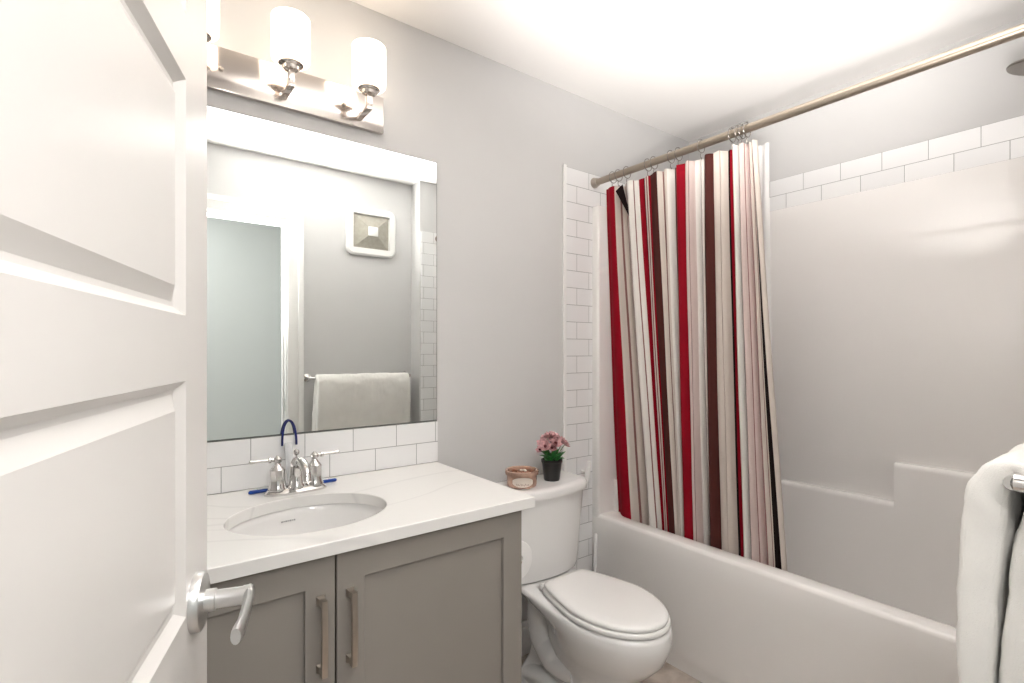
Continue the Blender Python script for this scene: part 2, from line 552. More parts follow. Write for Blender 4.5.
def shaker(x0, x1, hx):
    bm = B()
    z0, z1, yf, yb, fr = 0.112, 0.8205, -0.556, -0.536, 0.063

    def rc(d, y):
        return [Vector((x, y, z)) for x, z in ((x0 + d, z0 + d), (x1 - d, z0 + d), (x1 - d, z1 - d), (x0 + d, z1 - d))]
    loft(bm, [rc(fr, yb), rc(0, yb), rc(0, yf + 0.0012), rc(0.0012, yf), rc(fr - 0.0012, yf), rc(fr, yf + 0.0012), rc(fr, yb)], False, False)
    bmesh.ops.remove_doubles(bm, verts=bm.verts[:], dist=1e-6)
    d = obj('door', bm, 'taupe', cab)
    bm = B(); box(bm, x0 + fr - 0.004, x1 - fr + 0.004, yf + 0.010, yb - 0.002, z0 + fr - 0.004, z1 - fr + 0.004)
    obj('panel', bm, 'taupe', d, False)
    bm = B()
    za, zc = 0.582, 0.735
    rr = []
    for z, y in ((za - 0.004, -0.583), (za + 0.02, -0.5835), ((za + zc) / 2, -0.5865), (zc - 0.02, -0.5835), (zc + 0.004, -0.583)):
        rr.append([Vector((hx + sx * 0.0058, y + sy * 0.0045, z)) for sx, sy in ((-1, -1), (1, -1), (1, 1), (-1, 1))])
    loft(bm, rr)
    for z in (za + 0.004, zc - 0.004):
        loft(bm, [[Vector((hx + sx * a, y, z + sz * b)) for sx, sz in ((-1, -1), (1, -1), (1, 1), (-1, 1))] for y, a, b in ((-0.556, 0.009, 0.009), (-0.559, 0.009, 0.009), (-0.566, 0.0062, 0.0062), (-0.581, 0.0058, 0.006))])
    h = obj('handle', bm, 'nickel', d, True, angle=20)
    h['label'] = 'brushed nickel bar pull'


shaker(VX0 + 0.002, XS - 0.002, XS - 0.033)
shaker(XS + 0.002, VX1 - 0.001, XS + 0.031)

# countertop with oval cut-out
SX, SY, SA, SB = 0.375, -0.335, 0.192, 0.158
CX0, CX1, CY0, CY1 = -0.20, 0.914, -0.576, -0.0095
bm = B()
angs = sorted(set([2 * PI * k / 96 for k in range(96)] + [math.atan2(cy - SY, cx - SX) % (2 * PI) for cx in (CX0, CX1) for cy in (CY0, CY1)]))


def rect_hit(a):
    c, s = math.cos(a), math.sin(a)
    t = 1e9
    if c > 1e-9: t = min(t, (CX1 - SX) / c)
    if c < -1e-9: t = min(t, (CX0 - SX) / c)
    if s > 1e-9: t = min(t, (CY1 - SY) / s)
    if s < -1e-9: t = min(t, (CY0 - SY) / s)
    return SX + t * c, SY + t * s


def elli(a, g=0.0):
    c, s = math.cos(a), math.sin(a)
    r = (SA + g) * (SB + g) / math.sqrt(((SB + g) * c) ** 2 + ((SA + g) * s) ** 2)
    return SX + r * c, SY + r * s


def inset(p, d):
    return min(max(p[0], CX0 + d), CX1 - d), min(max(p[1], CY0 + d), CY1 - d)


ring = []
T, Bt = CT, CT - 0.030
for src, z in (('e0.0', Bt), ('e0.0', T - 0.002), ('e0.002', T), ('r0.002', T), ('r0', T - 0.002), ('r0', Bt + 0.001), ('r0.001', Bt)):
    rr = []
    for a in angs:
        p = elli(a, float(src[1:])) if src[0] == 'e' else inset(rect_hit(a), float(src[1:]))
        rr.append(Vector((p[0], p[1], z)))
    ring.append(rr)
ring.append(ring[0])
loft(bm, ring, False, False)
bmesh.ops.remove_doubles(bm, verts=bm.verts[:], dist=1e-6)
tag(obj('countertop', bm, 'quartz', None, True, angle=30), 'white veined quartz countertop with an oval sink cut-out', 'countertop')

sink = thing('sink', 'white oval undermount sink set in the quartz counter', 'sink', (SX, SY, 0.68))
bm = B()
pf = [(1.10, -0.001), (1.035, -0.001), (1.02, -0.004), (1.00, -0.02), (0.965, -0.06), (0.88, -0.10), (0.70, -0.128), (0.45, -0.142), (0.14, -0.148), (0.12, -0.15)]
rings = [[Vector((SX + SA * r * math.cos(2 * PI * k / 64), SY + SB * r * math.sin(2 * PI * k / 64), Bt + z)) for k in range(64)] for r, z in pf]
outer = [[Vector((SX + SA * r * math.cos(2 * PI * k / 64), SY + SB * r * math.sin(2 * PI * k / 64), Bt + z)) for k in range(64)] for r, z in [(0.12, -0.16), (0.5, -0.153), (0.75, -0.138), (0.94, -0.105), (1.02, -0.06), (1.06, -0.012), (1.10, -0.011)]]
loft(bm, rings + outer + [rings[0]], False, False)
bmesh.ops.remove_doubles(bm, verts=bm.verts[:], dist=1e-6)
basin = obj('basin', bm, 'china', sink)
bm = B(); lathe(bm, [(0.024, 0.0), (0.024, 0.003), (0.019, 0.004), (0.017, -0.002), (0.0, -0.002)], (SX, SY, Bt - 0.1485), seg=28)
obj('drain', bm, 'chrome', sink)
# printed mark below the rear rim (unreadable strokes)
bm = B()
for k, L in enumerate((0.004, 0.0025, 0.004, 0.003, 0.0045, 0.0025, 0.004)):
    x = SX - 0.036 + 0.0055 * k
    yy = SY + SB * 0.992 * math.sqrt(1 - ((x - SX) / (SA * 0.992)) ** 2)
    box(bm, x, x + 0.004, yy - 0.0075, yy - 0.0062, Bt - 0.030 - L / 2, Bt - 0.030 + L / 2)
obj('logo', bm, 'grey', sink, False)

# faucet
FX, FY = 0.396, -0.118
fa = thing('faucet', 'polished two-handle centre-set faucet behind the oval sink', 'faucet', (FX, FY, CT))
bm = B()
loft(bm, [[Vector((FX + math.copysign(abs(math.cos(a)) ** 0.7, math.cos(a)) * wx, FY + math.copysign(abs(math.sin(a)) ** 0.9, math.sin(a)) * wy, CT + z)) for a in [2 * PI * k / 48 for k in range(48)]] for wx, wy, z in ((0.086, 0.031, 0.0), (0.086, 0.031, 0.006), (0.081, 0.027, 0.010), (0.076, 0.023, 0.015), (0.070, 0.018, 0.017))])
obj('base_plate', bm, 'chrome', fa)
bell = [(0.0255, 0.013), (0.0255, 0.019), (0.0225, 0.024), (0.0205, 0.040), (0.0195, 0.062), (0.0205, 0.066), (0.0205, 0.070), (0.0165, 0.075), (0.010, 0.083), (0.0075, 0.090)]
for s in (-1, 1):
    c = (FX + s * 0.051, FY, CT)
    bm = B(); lathe(bm, bell, c, seg=28)
    hb = obj('handle_base', bm, 'chrome', fa)
    bm = B()
    lathe(bm, [(0.0085, 0.089), (0.0115, 0.093), (0.0115, 0.101), (0.0075, 0.106), (0.003, 0.110)], c, seg=24)
    d = Vector((s * 0.98, 0.05 * s, 0.03)).normalized()
    p = Vector(c) + Vector((0, 0, 0.098))
    tube(bm, [p, p + d * 0.016, p + d * 0.018, p + d * 0.024, p + d * 0.026, p + d * 0.060, p + d * 0.066, p + d * 0.071, p + d * 0.074], [0.005, 0.005, 0.0075, 0.0075, 0.0042, 0.0038, 0.0052, 0.0052, 0.003], 16)
    obj('lever', bm, 'chrome', hb)
bm = B(); lathe(bm, [(0.0265, 0.013), (0.0265, 0.02), (0.0225, 0.026), (0.019, 0.05), (0.0175, 0.075), (0.0185, 0.082), (0.0175, 0.088), (0.012, 0.094), (0.008, 0.098)], (FX, FY, CT), seg=28)
obj('spout_body', bm, 'chrome', fa)
bm = B()
tube(bm, spline([(FX, FY - 0.004, CT + 0.045), (FX, FY - 0.022, CT + 0.082), (FX, FY - 0.058, CT + 0.094), (FX, FY - 0.098, CT + 0.078), (FX, FY - 0.112, CT + 0.050)], 8), [0.0145] * 8 + [0.0140] * 8 + [0.0130] * 8 + [0.0125] * 9, 20)
obj('spout', bm, 'chrome', fa)
bm = B(); lathe(bm, [(0.0025, 0.088), (0.0025, 0.104), (0.0055, 0.106), (0.0085, 0.110), (0.0085, 0.117), (0.005, 0.121), (0.002, 0.123)], (FX, FY, CT), seg=20)
obj('lift_knob', bm, 'chrome', fa)

# squeegee standing behind the faucet: blue blade on the counter, clear handle, blue hanging loop
sq = thing('squeegee', 'clear and blue squeegee with a blue loop standing behind the faucet', 'squeegee', (0.40, -0.062, CT))
bm = B(); tube(bm, [(0.278, -0.074, CT + 0.005), (0.282, -0.074, CT + 0.0055), (0.522, -0.074, CT + 0.0055), (0.526, -0.074, CT + 0.005)], [0.003, 0.0052, 0.0052, 0.003], 10)
obj('blade', bm, 'blue', sq)
bm = B()
pp = [Vector((0.392, -0.073, CT + 0.014)), Vector((0.394, -0.052, CT + 0.055)), Vector((0.3975, -0.018, CT + 0.125))]
tube(bm, spline(pp, 6), [0.009] * 5 + [0.011] * 8, 12, flat=0.5)
box(bm, 0.300, 0.500, -0.077, -0.071, CT + 0.0105, CT + 0.016, 0.001)
obj('handle', bm, 'clear', sq)
bm = B()
lp = []
for k in range(25):
    a = PI * k / 24
    lp.append(Vector((0.4015 - 0.0205 * math.cos(a), -0.0155 + 0.0045 * math.sin(a), CT + 0.118 + 0.075 * math.sin(a) ** 0.8)))
tube(bm, lp, 0.0026, 10, flat=1.3)
obj('hang_loop', bm, 'navy', sq)

# mirror
mir = thing('wall_mirror', 'large frameless mirror on the grey wall above the sink', 'mirror', (0.37, -0.003, 1.007))
bm = B(); box(bm, -0.165, 0.9185, -0.0045, -0.0006, 1.0075, 1.9615)
obj('backing', bm, 'edge', mir, False)
bm = B(); q4(*[Vector((x, -0.0052, z)) for x, z in ((-0.1625, 1.0110), (0.9160, 1.0110), (0.9160, 1.9590), (-0.1625, 1.9590))])
obj('glass', bm, 'mirror', mir, False)

# vanity light
VLX = 0.383
vl = thing('vanity_light', 'three-light polished bar fixture above the mirror', 'light fixture', (VLX, -0.01, 2.07))
bm = B(); box(bm, 0.060, 0.704, -0.020, -0.0005, 2.008, 2.130, 0.0015)
obj('back_plate', bm, 'polished', vl)
for sx in (0.149, 0.383, 0.617):
    bm = B()
    AZ = 2.038
    for (y0, y1, z0, z1) in ((-0.118, -0.020, AZ - 0.009, AZ + 0.003), (-0.118, -0.102, AZ + 0.003, AZ + 0.042)):
        box(bm, sx - 0.009, sx + 0.009, y0, y1, z0, z1, 0.0015)
    arm = obj('arm', bm, 'polished', vl)
    bm = B(); lathe(bm, [(0.012, 0.038), (0.021, 0.042), (0.023, 0.050), (0.0305, 0.052), (0.0345, 0.056), (0.0345, 0.060), (0.029, 0.062)], (sx, -0.110, AZ), seg=32)
    obj('socket_cup', bm, 'polished', arm)
    bm = B()
    lathe(bm, [(0.024, 0.0622), (0.046, 0.0622), (0.0515, 0.068), (0.0525, 0.078), (0.0525, 0.188), (0.0515, 0.190), (0.0495, 0.188), (0.0495, 0.072), (0.024, 0.066)], (sx, -0.110, AZ), seg=40, cap0=False, cap1=False)
    obj('glass_shade', bm, 'glow', vl)
for sx in (0.217, 0.568):
    bm = B(); lathe(bm, [(0.0065, 0.0), (0.0065, 0.004), (0.0045, 0.008), (0.002, 0.009)], (sx, -0.020, 2.066), (0, -1, 0), 16)
    obj('knob', bm, 'nickel', vl)

# ================================================================ TUB UNIT
tub = thing('bathtub', 'white one-piece tub and shower surround with stepped ledge', 'bathtub', (2.1, -0.75, 0))
bm = B()
RZ = 0.515
y0, y1 = ENDW + 0.009, -0.001
x1 = TUBX1 - 0.001
X0 = TUBX0
rings = [rrect(X0 + 0.026, x1, y0, y1, 0.004, 0.0), rrect(X0 + 0.024, x1, y0, y1, 0.004, 0.055), rrect(X0 + 0.014, x1, y0, y1, 0.004, 0.06), rrect(X0, x1, y0, y1, 0.006, 0.42), rrect(X0 - 0.001, x1, y0, y1, 0.008, RZ - 0.016),
         rrect(X0 + 0.002, x1 - 0.003, y0 + 0.003, y1 - 0.003, 0.01, RZ - 0.006), rrect(X0 + 0.008, x1 - 0.01, y0 + 0.01, y1 - 0.01, 0.02, RZ - 0.001), rrect(X0 + 0.014, x1 - 0.018, y0 + 0.02, y1 - 0.02, 0.03, RZ),
         rrect(X0 + 0.066, x1 - 0.05, y0 + 0.07, y1 - 0.065, 0.09, RZ), rrect(X0 + 0.076, x1 - 0.055, y0 + 0.08, y1 - 0.075, 0.09, RZ - 0.004), rrect(X0 + 0.084, x1 - 0.060, y0 + 0.09, y1 - 0.085, 0.09, RZ - 0.02),
         rrect(X0 + 0.11, x1 - 0.070, y0 + 0.12, y1 - 0.12, 0.11, 0.25), rrect(X0 + 0.14, x1 - 0.09, y0 + 0.15, y1 - 0.17, 0.12, 0.15), rrect(X0 + 0.19, x1 - 0.16, y0 + 0.2, y1 - 0.23, 0.12, 0.115)]
loft(bm, rings)
obj('tub', bm, 'acrylic', tub, True, angle=40)
SZ = 1.936
bm = B(); box(bm, 2.465, x1, y0 + 0.03, y1 - 0.03, RZ + 0.0005, SZ, 0.006)
obj('back_panel', bm, 'acrylic', tub)
for ya, yb in ((y1 - 0.048, y1), (y0, y0 + 0.048)):
    bm = B(); box(bm, X0, x1, ya, yb, RZ - 0.03, SZ, 0.009, 3)
    if ya > -0.5:
        box(bm, X0 + 0.10, 2.44, y1 - 0.072, y1 - 0.04, RZ - 0.005, 0.664, 0.008, 3)
    obj('end_panel', bm, 'acrylic', tub)
bm = B()
# stepped lower wall: low on the left, high on the right, one continuous face
LY = -0.974
prof_l = [(2.468, 0.0), (2.440, 0.0), (2.4345, -0.002), (2.4295, -0.006), (2.4265, -0.012), (2.4255, -0.020)]
for ya, yb, zt in ((LY, y1 - 0.05, 0.664), (y0 + 0.03, LY, 0.822)):
    rows = []
    for y in (ya, yb):
        rows.append([Vector((x, y, zt + dz)) for x, dz in prof_l] + [Vector((2.4255, y, 0.20)), Vector((2.468, y, 0.20))])
    loft(bm, rows)
obj('ledge', bm, 'acrylic', tub, True, angle=60)

# shower rod
RX, RZ2, RR = 1.742, 2.046, 0.0150
rod = thing('shower_rod', 'straight brushed metal shower curtain rod over the tub', 'curtain rod', (RX, -0.75, RZ2))
bm = B(); tube(bm, [(RX, -0.012, RZ2), (RX, ENDW + 0.012, RZ2)], RR, 28)
obj('tube', bm, 'rod', rod)
for y, s in ((-0.0082, -1), (ENDW + 0.0082, 1)):
    bm = B(); lathe(bm, [(0.024, 0.0), (0.024, 0.006), (0.021, 0.012), (0.0185, 0.022), (0.0155, 0.024)], (RX, y, RZ2), (0, s, 0), 28)
    obj('end_flange', bm, 'nickel', rod)

# curtain --------------------------------------------------------
# stripes from the tile end: (column at the header, column at the tub rim, colour to the next, fold depth)
st_ = [
    (605.0, 616.5, 'red', 0.002), (608.5, 621.0, 'red', -0.008), (617.0, 636.0, 'cream', -0.008), (618.2, 639.0, 'mauve', 0.006), (619.2, 640.0, 'cream', 0.008), (622.0, 645.5, 'mauve', 0.010), (623.2, 646.6, 'pink', 0.004),
    (627.2, 652.2, 'black', -0.002), (628.5, 653.6, 'white', -0.006), (633.5, 658.0, 'mauve', -0.004), (634.2, 658.8, 'white', -0.004), (637.8, 661.0, 'red', -0.002), (641.8, 663.0, 'black', 0.008), (643.2, 664.2, 'pink', 0.006), (645.2, 666.0, 'mauve', 0.004), (646.2, 667.0, 'cream', 0.004), (648.0, 669.0, 'red', 0.0), (650.4, 670.2, 'brown', -0.004),
    (658.5, 678.0, 'cream', -0.008), (662.5, 680.4, 'mauve', 0.002), (663.3, 681.0, 'cream', 0.004), (667.0, 682.8, 'white', -0.004), (671.8, 685.0, 'brown', 0.006), (675.6, 686.4, 'pink', 0.004), (677.6, 687.2, 'mauve', 0.002), (678.8, 687.8, 'red', -0.006),
    (686.2, 696.2, 'pink', -0.008), (690.5, 700.2, 'mauve', -0.006), (691.1, 700.7, 'pink', -0.006), (694.6, 703.6, 'white', 0.002), (698.4, 706.8, 'brown', 0.006), (699.4, 707.7, 'white', 0.001), (702.0, 709.8, 'mauve', 0.002), (703.0, 710.7, 'cream', 0.004), (704.8, 713.0, 'brown', -0.004),
    (714.8, 723.3, 'cream', -0.008), (720.5, 730.5, 'mauve', -0.006), (721.1, 731.0, 'cream', -0.006), (726.0, 737.0, 'black', 0.008), (727.2, 738.2, 'red', 0.008), (731.8, 744.4, 'mauve', 0.006), (733.0, 745.6, 'cream', 0.002), (735.5, 748.5, 'white', -0.010),
    (739.6, 754.0, 'brown', 0.004), (741.0, 755.6, 'pink', -0.008), (744.2, 760.4, 'mauve', -0.006), (744.8, 761.0, 'pink', -0.006), (747.0, 765.0, 'red', 0.004), (748.4, 767.4, 'cream', -0.002), (750.6, 772.0, 'mauve', 0.002), (751.4, 773.0, 'cream', 0.002), (752.8, 776.0, 'black', 0.0), (753.8, 785.0, 'cream', -0.006), (757.0, 788.3, None, 0.002)]
mats_c = ['cream', 'pink', 'white', 'red', 'brown', 'black', 'mauve']
XT, XB = 1.742, 1.846
ZT, ZR, ZE = 2.000, 0.515, 0.33


def cur_y(i, f, s):
    """s = 0 header .. 1 rim"""
    a, b = st_[i], st_[i + 1]
    ut, ub = a[0] + (b[0] - a[0]) * f, a[1] + (b[1] - a[1]) * f
    yt, yb = y_on(ut, XT), y_on(ub, XB)
    return yt + (yb - yt) * s


def cur_x(i, f, s):
    a, b = st_[i], st_[i + 1]
    k = a[3] + (b[3] - a[3]) * (0.5 - 0.5 * math.cos(PI * f))
    wide = abs(b[0] - a[0]) / 10.0
    k -= 0.010 * min(1, wide) * math.sin(PI * f) * (0.6 + 0.4 * s)
    X = XT + 0.004 + (XB - XT - 0.004) * (s ** 1.15)
    uu = a[0] + (b[0] - a[0]) * f
    ripple = 0.0105 * math.sin((uu - 606.5) * 2 * PI / 15.5 + 0.5 * math.sin(uu * 0.13) + 1.1) * (0.7 + 0.5 * s) + 0.0015 * math.sin(3.1 * s * PI + uu * 0.35)
    return X + k * (1.9 + 0.5 * s) + ripple


bm = B()
NS, NZ = 4, 44
cols = []
for i in range(len(st_) - 1):
    for j in range(NS):
        cols.append((i, j / NS))
cols.append((len(st_) - 2, 1.0))
gr = []
for (i, f) in cols:
    c = []
    for k in range(NZ + 1):
        z = ZT + (ZE - ZT) * k / NZ
        s = (ZT - z) / (ZT - ZR)
        sc = min(s, 1.0)
        sag = 0.006 * math.sin(PI * (i % 3 + f) / 3) if k == 0 else 0
        c.append(bm.verts.new((cur_x(i, f, sc) + (0.03 * (s - 1) if s > 1 else 0), cur_y(i, f, min(s, 1.08)), z - sag)))
    gr.append(c)
for a in range(len(cols) - 1):
    i = cols[a][0]
    mi = mats_c.index(st_[i][2])
    for k in range(NZ):
        fc = bm.faces.new((gr[a][k], gr[a + 1][k], gr[a + 1][k + 1], gr[a][k + 1]))
        fc.material_index = mi
cu = obj('shower_curtain', bm, None, None, True, mats_c, angle=60)
so = cu.modifiers.new('thick', 'SOLIDIFY'); so.thickness = 0.0012; so.offset = 0
tag(cu, 'cream shower curtain with crimson, brown and black stripes gathered on the rod', 'shower curtain')

# folded-back black corner at the header
bm = B()
FXX = 1.722


def on_view(u, v, X):
    y = y_on(u, X)
    D = X * math.cos(math.radians(52.94)) + (y - CAM_Y) * math.sin(math.radians(52.94))
    return Vector((X, y, CAM_Z + (351 - v) / 512 * D))


tri = [on_view(615.5, 191, FXX), on_view(622.5, 184.5, FXX - 0.004), on_view(628, 206, FXX + 0.004), on_view(629, 216, FXX + 0.008)]
loft(bm, [tri, [p + Vector((0.0015, 0.0005, 0)) for p in tri]])
fc_ = obj('folded_corner', bm, 'black', cu)
fc_['label'] = 'black folded-over corner'
# liner
bm = B()
rows = []
for k in range(31):
    z = 2.002 + (0.36 - 2.002) * k / 30
    s = (2.002 - z) / (2.002 - 0.515)
    rw = []
    for j in range(25):
        f = j / 24
        yt = y_on(742, 1.815) + (y_on(769, 1.815) - y_on(742, 1.815)) * f
        yb = y_on(720, 1.88) + (y_on(775, 1.88) - y_on(720, 1.88)) * f
        rw.append(Vector((1.815 + 0.065 * min(s, 1) ** 1.1 + 0.008 * math.sin(f * 19 + 0.6 * s), yt + (yb - yt) * min(1, s ** 0.75), z)))
    rows.append(rw)
loft(bm, rows, False, False, closed=False)
tag(obj('shower_liner', bm, 'liner', None, True, angle=80), 'thin translucent white liner hanging behind the right edge of the striped curtain', 'shower liner')

# rings
ring_u = [613, 618.6, 627, 648, 654, 671, 678.6, 701, 732, 738.6, 742.3, 747]
ordn = ['nearest the tiled wall', 'second from the tiled wall', 'third from the tiled wall', 'fourth from the tiled wall', 'fifth from the tiled wall', 'sixth from the tiled wall', 'sixth from the free end of the curtain', 'fifth from the free end of the curtain', 'fourth from the free end of the curtain', 'third from the free end of the curtain', 'second from the free end of the curtain', 'at the free end of the curtain']
first = None
for k, u in enumerate(ring_u):
    y = y_on(u, RX)
    if first is None:
        bm = B()
        torus(bm, (RX, y, RZ2 - 0.004), (0, 1, 0), 0.0250, 0.0018, 28, 8)
        tube(bm, spline([(RX, y, RZ2 - 0.031), (RX - 0.004, y, RZ2 - 0.040), (RX + 0.002, y, RZ2 - 0.052), (RX + 0.006, y, RZ2 - 0.046)], 5), 0.0014, 8)
        first = obj('curtain_ring', bm, 'ring')
        y_first = y
        r = first
    else:
        r = first.copy()
        COL.objects.link(r)
        r.location = (0, y - y_first, 0)
    tag(r, 'thin metal curtain ring on the rod, ' + ordn[k], 'curtain ring', 'curtain rings on the shower rod')

# shower head on the end wall
sh = thing('shower_fixture', 'dark chrome shower head on its arm at the right edge above the tub', 'shower head', (2.10, ENDW, 2.10))
bm = B(); lathe(bm, [(0.028, 0.0), (0.028, 0.004), (0.018, 0.012), (0.0105, 0.014)], (2.10, ENDW + 0.0085, 2.125), (0, 1, 0), 28)
obj('wall_flange', bm, 'chrome', sh)
bm = B(); tube(bm, spline([(2.10, ENDW + 0.015, 2.125), (2.10, ENDW + 0.05, 2.128), (2.10, ENDW + 0.070, 2.128), (2.10, ENDW + 0.078, 2.120)], 6), 0.0095, 16)
obj('arm', bm, 'chrome', sh)
ax = Vector((0, 0.22, -1)).normalized()
bm = B(); lathe(bm, [(0.011, 0.0), (0.013, 0.008), (0.018, 0.014), (0.040, 0.024), (0.064, 0.030), (0.067, 0.035), (0.064, 0.039), (0.0, 0.040)], Vector((2.10, ENDW + 0.078, 2.122)), ax, 36)
obj('head', bm, 'ring', sh)

# ================================================================ TOILET
TX = 1.303
to = thing('toilet', 'white two-piece toilet with closed lid between vanity and tub', 'toilet', (TX, -0.4, 0))


def egg(z, yc, fa_, hw, hwr, yb, n=56, p=2.0):
    """front half-ellipse centred at yc (length fa_), rear sides narrowing to hwr at yb"""
    pts = []
    for k in range(n + 1):
        a = PI * k / n
        cx, sy = math.cos(a), math.sin(a)
        pts.append(Vector((TX - hw * cx, yc - fa_ * (sy ** (2 / p)), z)))
    m = 14
    for k in range(1, m):
        f = k / m
        e = 0.5 - 0.5 * math.cos(PI * f)
        pts.append(Vector((TX + hw + (hwr - hw) * e, yc + (yb - yc) * f, z)))
    rc = 0.03
    for k in range(7):
        a = PI / 2 * k / 6
        pts.append(Vector((TX + hwr - rc + rc * math.cos(a), yb - rc + rc * math.sin(a) + 0.0, z)))
    for k in range(7):
        a = PI / 2 + PI / 2 * k / 6
        pts.append(Vector((TX - hwr + rc + rc * math.cos(a), yb - rc + rc * math.sin(a), z)))
    for k in range(m - 1, 0, -1):
        f = k / m
        e = 0.5 - 0.5 * math.cos(PI * f)
        pts.append(Vector((TX - hw - (hwr - hw) * e, yc + (yb - yc) * f, z)))
    return pts


bm = B()
loft(bm, [egg(0.0, -0.40, 0.215, 0.108, 0.098, -0.10), egg(0.018, -0.40, 0.215, 0.108, 0.098, -0.10), egg(0.030, -0.40, 0.207, 0.100, 0.09, -0.105), egg(0.09, -0.41, 0.165, 0.085, 0.055, -0.12), egg(0.15, -0.42, 0.15, 0.082, 0.05, -0.13),
          egg(0.20, -0.43, 0.180, 0.105, 0.045, -0.17), egg(0.245, -0.45, 0.212, 0.128, 0.045, -0.18), egg(0.29, -0.47, 0.232, 0.153, 0.05, -0.18), egg(0.33, -0.475, 0.243, 0.163, 0.07, -0.16), egg(0.352, -0.475, 0.247, 0.168, 0.115, -0.10), egg(0.380, -0.475, 0.246, 0.168, 0.135, -0.045), egg(0.390, -0.475, 0.242, 0.164, 0.131, -0.05), egg(0.394, -0.475, 0.234, 0.157, 0.122, -0.058)])
bowl = obj('bowl', bm, 'china', to, True, angle=50)
bm = B()
for s in (-1, 1):
    tube(bm, spline([(TX + s * 0.035, -0.20, 0.345), (TX + s * 0.050, -0.195, 0.30), (TX + s * 0.054, -0.205, 0.23), (TX + s * 0.052, -0.235, 0.175), (TX + s * 0.062, -0.31, 0.145), (TX + s * 0.05, -0.40, 0.15)], 8), [0.045] * 8 + [0.047] * 8 + [0.049] * 8 + [0.048] * 8 + [0.045] * 9, 22)
    tube(bm, spline([(TX + s * 0.050, -0.15, 0.02), (TX + s * 0.058, -0.22, 0.045), (TX + s * 0.062, -0.29, 0.055), (TX + s * 0.055, -0.40, 0.03)], 8), [0.045] * 25, 20)
obj('trapway', bm, 'china', bowl, True, angle=60)


def seat_ring(z, g, dy=0.0):
    n = 60
    pts = []
    yc, f_, hw, hwr, yb = -0.492, 0.222 - g, 0.161 - g, 0.106 - g, -0.272 - g * 0.4
    for k in range(n + 1):
        a = PI * k / n
        pts.append(Vector((TX - hw * math.cos(a), yc - f_ * math.sin(a), z)))
    m = 14
    for k in range(1, m):
        f = k / m
        e = 0.755 * f ** 1.5
        pts.append(Vector((TX + hw + (hwr - hw) * e / 0.755, yc + (yb - yc) * f, z)))
    pts.append(Vector((TX + hwr, yb - 0.006, z))); pts.append(Vector((TX + hwr - 0.008, yb, z)))
    pts.append(Vector((TX - hwr + 0.008, yb, z))); pts.append(Vector((TX - hwr, yb - 0.006, z)))
    for k in range(m - 1, 0, -1):
        f = k / m
        e = 0.755 * f ** 1.5
        pts.append(Vector((TX - hw - (hwr - hw) * e / 0.755, yc + (yb - yc) * f, z)))
    return pts


bm = B()
loft(bm, [seat_ring(0.3955, 0.008), seat_ring(0.400, 0.0), seat_ring(0.408, -0.001), seat_ring(0.4135, 0.003), seat_ring(0.4145, 0.007)])
obj('seat', bm, 'seatp', to, True, angle=50)
bm = B()
loft(bm, [seat_ring(0.4165, 0.010), seat_ring(0.418, 0.006), seat_ring(0.4245, 0.005), seat_ring(0.430, 0.009), seat_ring(0.4335, 0.020), seat_ring(0.4345, 0.05)])
obj('seat_lid', bm, 'seatp', to, True, angle=50)
for s in (-1, 1):
    bm = B(); tube(bm, [(TX + s * 0.06, -0.262, 0.41), (TX + s * 0.064, -0.262, 0.41), (TX + s * 0.100, -0.262, 0.41), (TX + s * 0.104, -0.262, 0.41)], [0.008, 0.012, 0.012, 0.008], 16)
    box(bm, TX + s * 0.082 - 0.014, TX + s * 0.082 + 0.014, -0.274, -0.246, 0.3945, 0.405, 0.003)
    obj('hinge', bm, 'seatp', to)
for s in (-1, 1):
    bm = B(); lathe(bm, [(0.014, 0.0), (0.014, 0.006), (0.010, 0.014), (0.004, 0.017)], (TX + s * 0.098, -0.33, 0.019), seg=18)
    obj('bolt_cap', bm, 'plastic', to)


def bow(z, hwb, hwf, yb, yf, bowd, n=22, rc=0.03):
    """tank outline: flat back, bowed front"""
    pts = [Vector((TX + hwb - 0.012, yb, z)), Vector((TX - hwb + 0.012, yb, z)), Vector((TX - hwb, yb - 0.012, z))]
    pts.append(Vector((TX - hwf, yf + bowd + rc, z)))
    for k in range(n + 1):
        f = -1 + 2 * k / n
        x = TX + f * (hwf - 0.004)
        pts.append(Vector((x, yf + bowd * abs(f) ** 2.4 + (rc * 0.35 if abs(f) > 0.99 else 0), z)))
    pts.append(Vector((TX + hwf, yf + bowd + rc, z)))
    pts.append(Vector((TX + hwb, yb - 0.012, z)))
    return pts


bm = B()
loft(bm, [bow(0.3945, 0.125, 0.11, -0.055, -0.195, 0.02), bow(0.402, 0.168, 0.160, -0.038, -0.212, 0.030), bow(0.425, 0.178, 0.172, -0.034, -0.216, 0.032), bow(0.60, 0.193, 0.189, -0.026, -0.222, 0.034), bow(0.708, 0.205, 0.201, -0.022, -0.225, 0.035)])
obj('tank', bm, 'china', to, True, angle=40)
bm = B()
loft(bm, [bow(0.7085, 0.207, 0.203, -0.022, -0.227, 0.035), bow(0.711, 0.215, 0.210, -0.018, -0.236, 0.037), bow(0.734, 0.216, 0.211, -0.018, -0.238, 0.037), bow(0.742, 0.212, 0.207, -0.020, -0.234, 0.036), bow(0.746, 0.212, 0.208, -0.026, -0.225, 0.034), bow(0.747, 0.19, 0.187, -0.04, -0.205, 0.03)])
obj('tank_lid', bm, 'china', to, True, angle=40)
LIDZ = 0.747
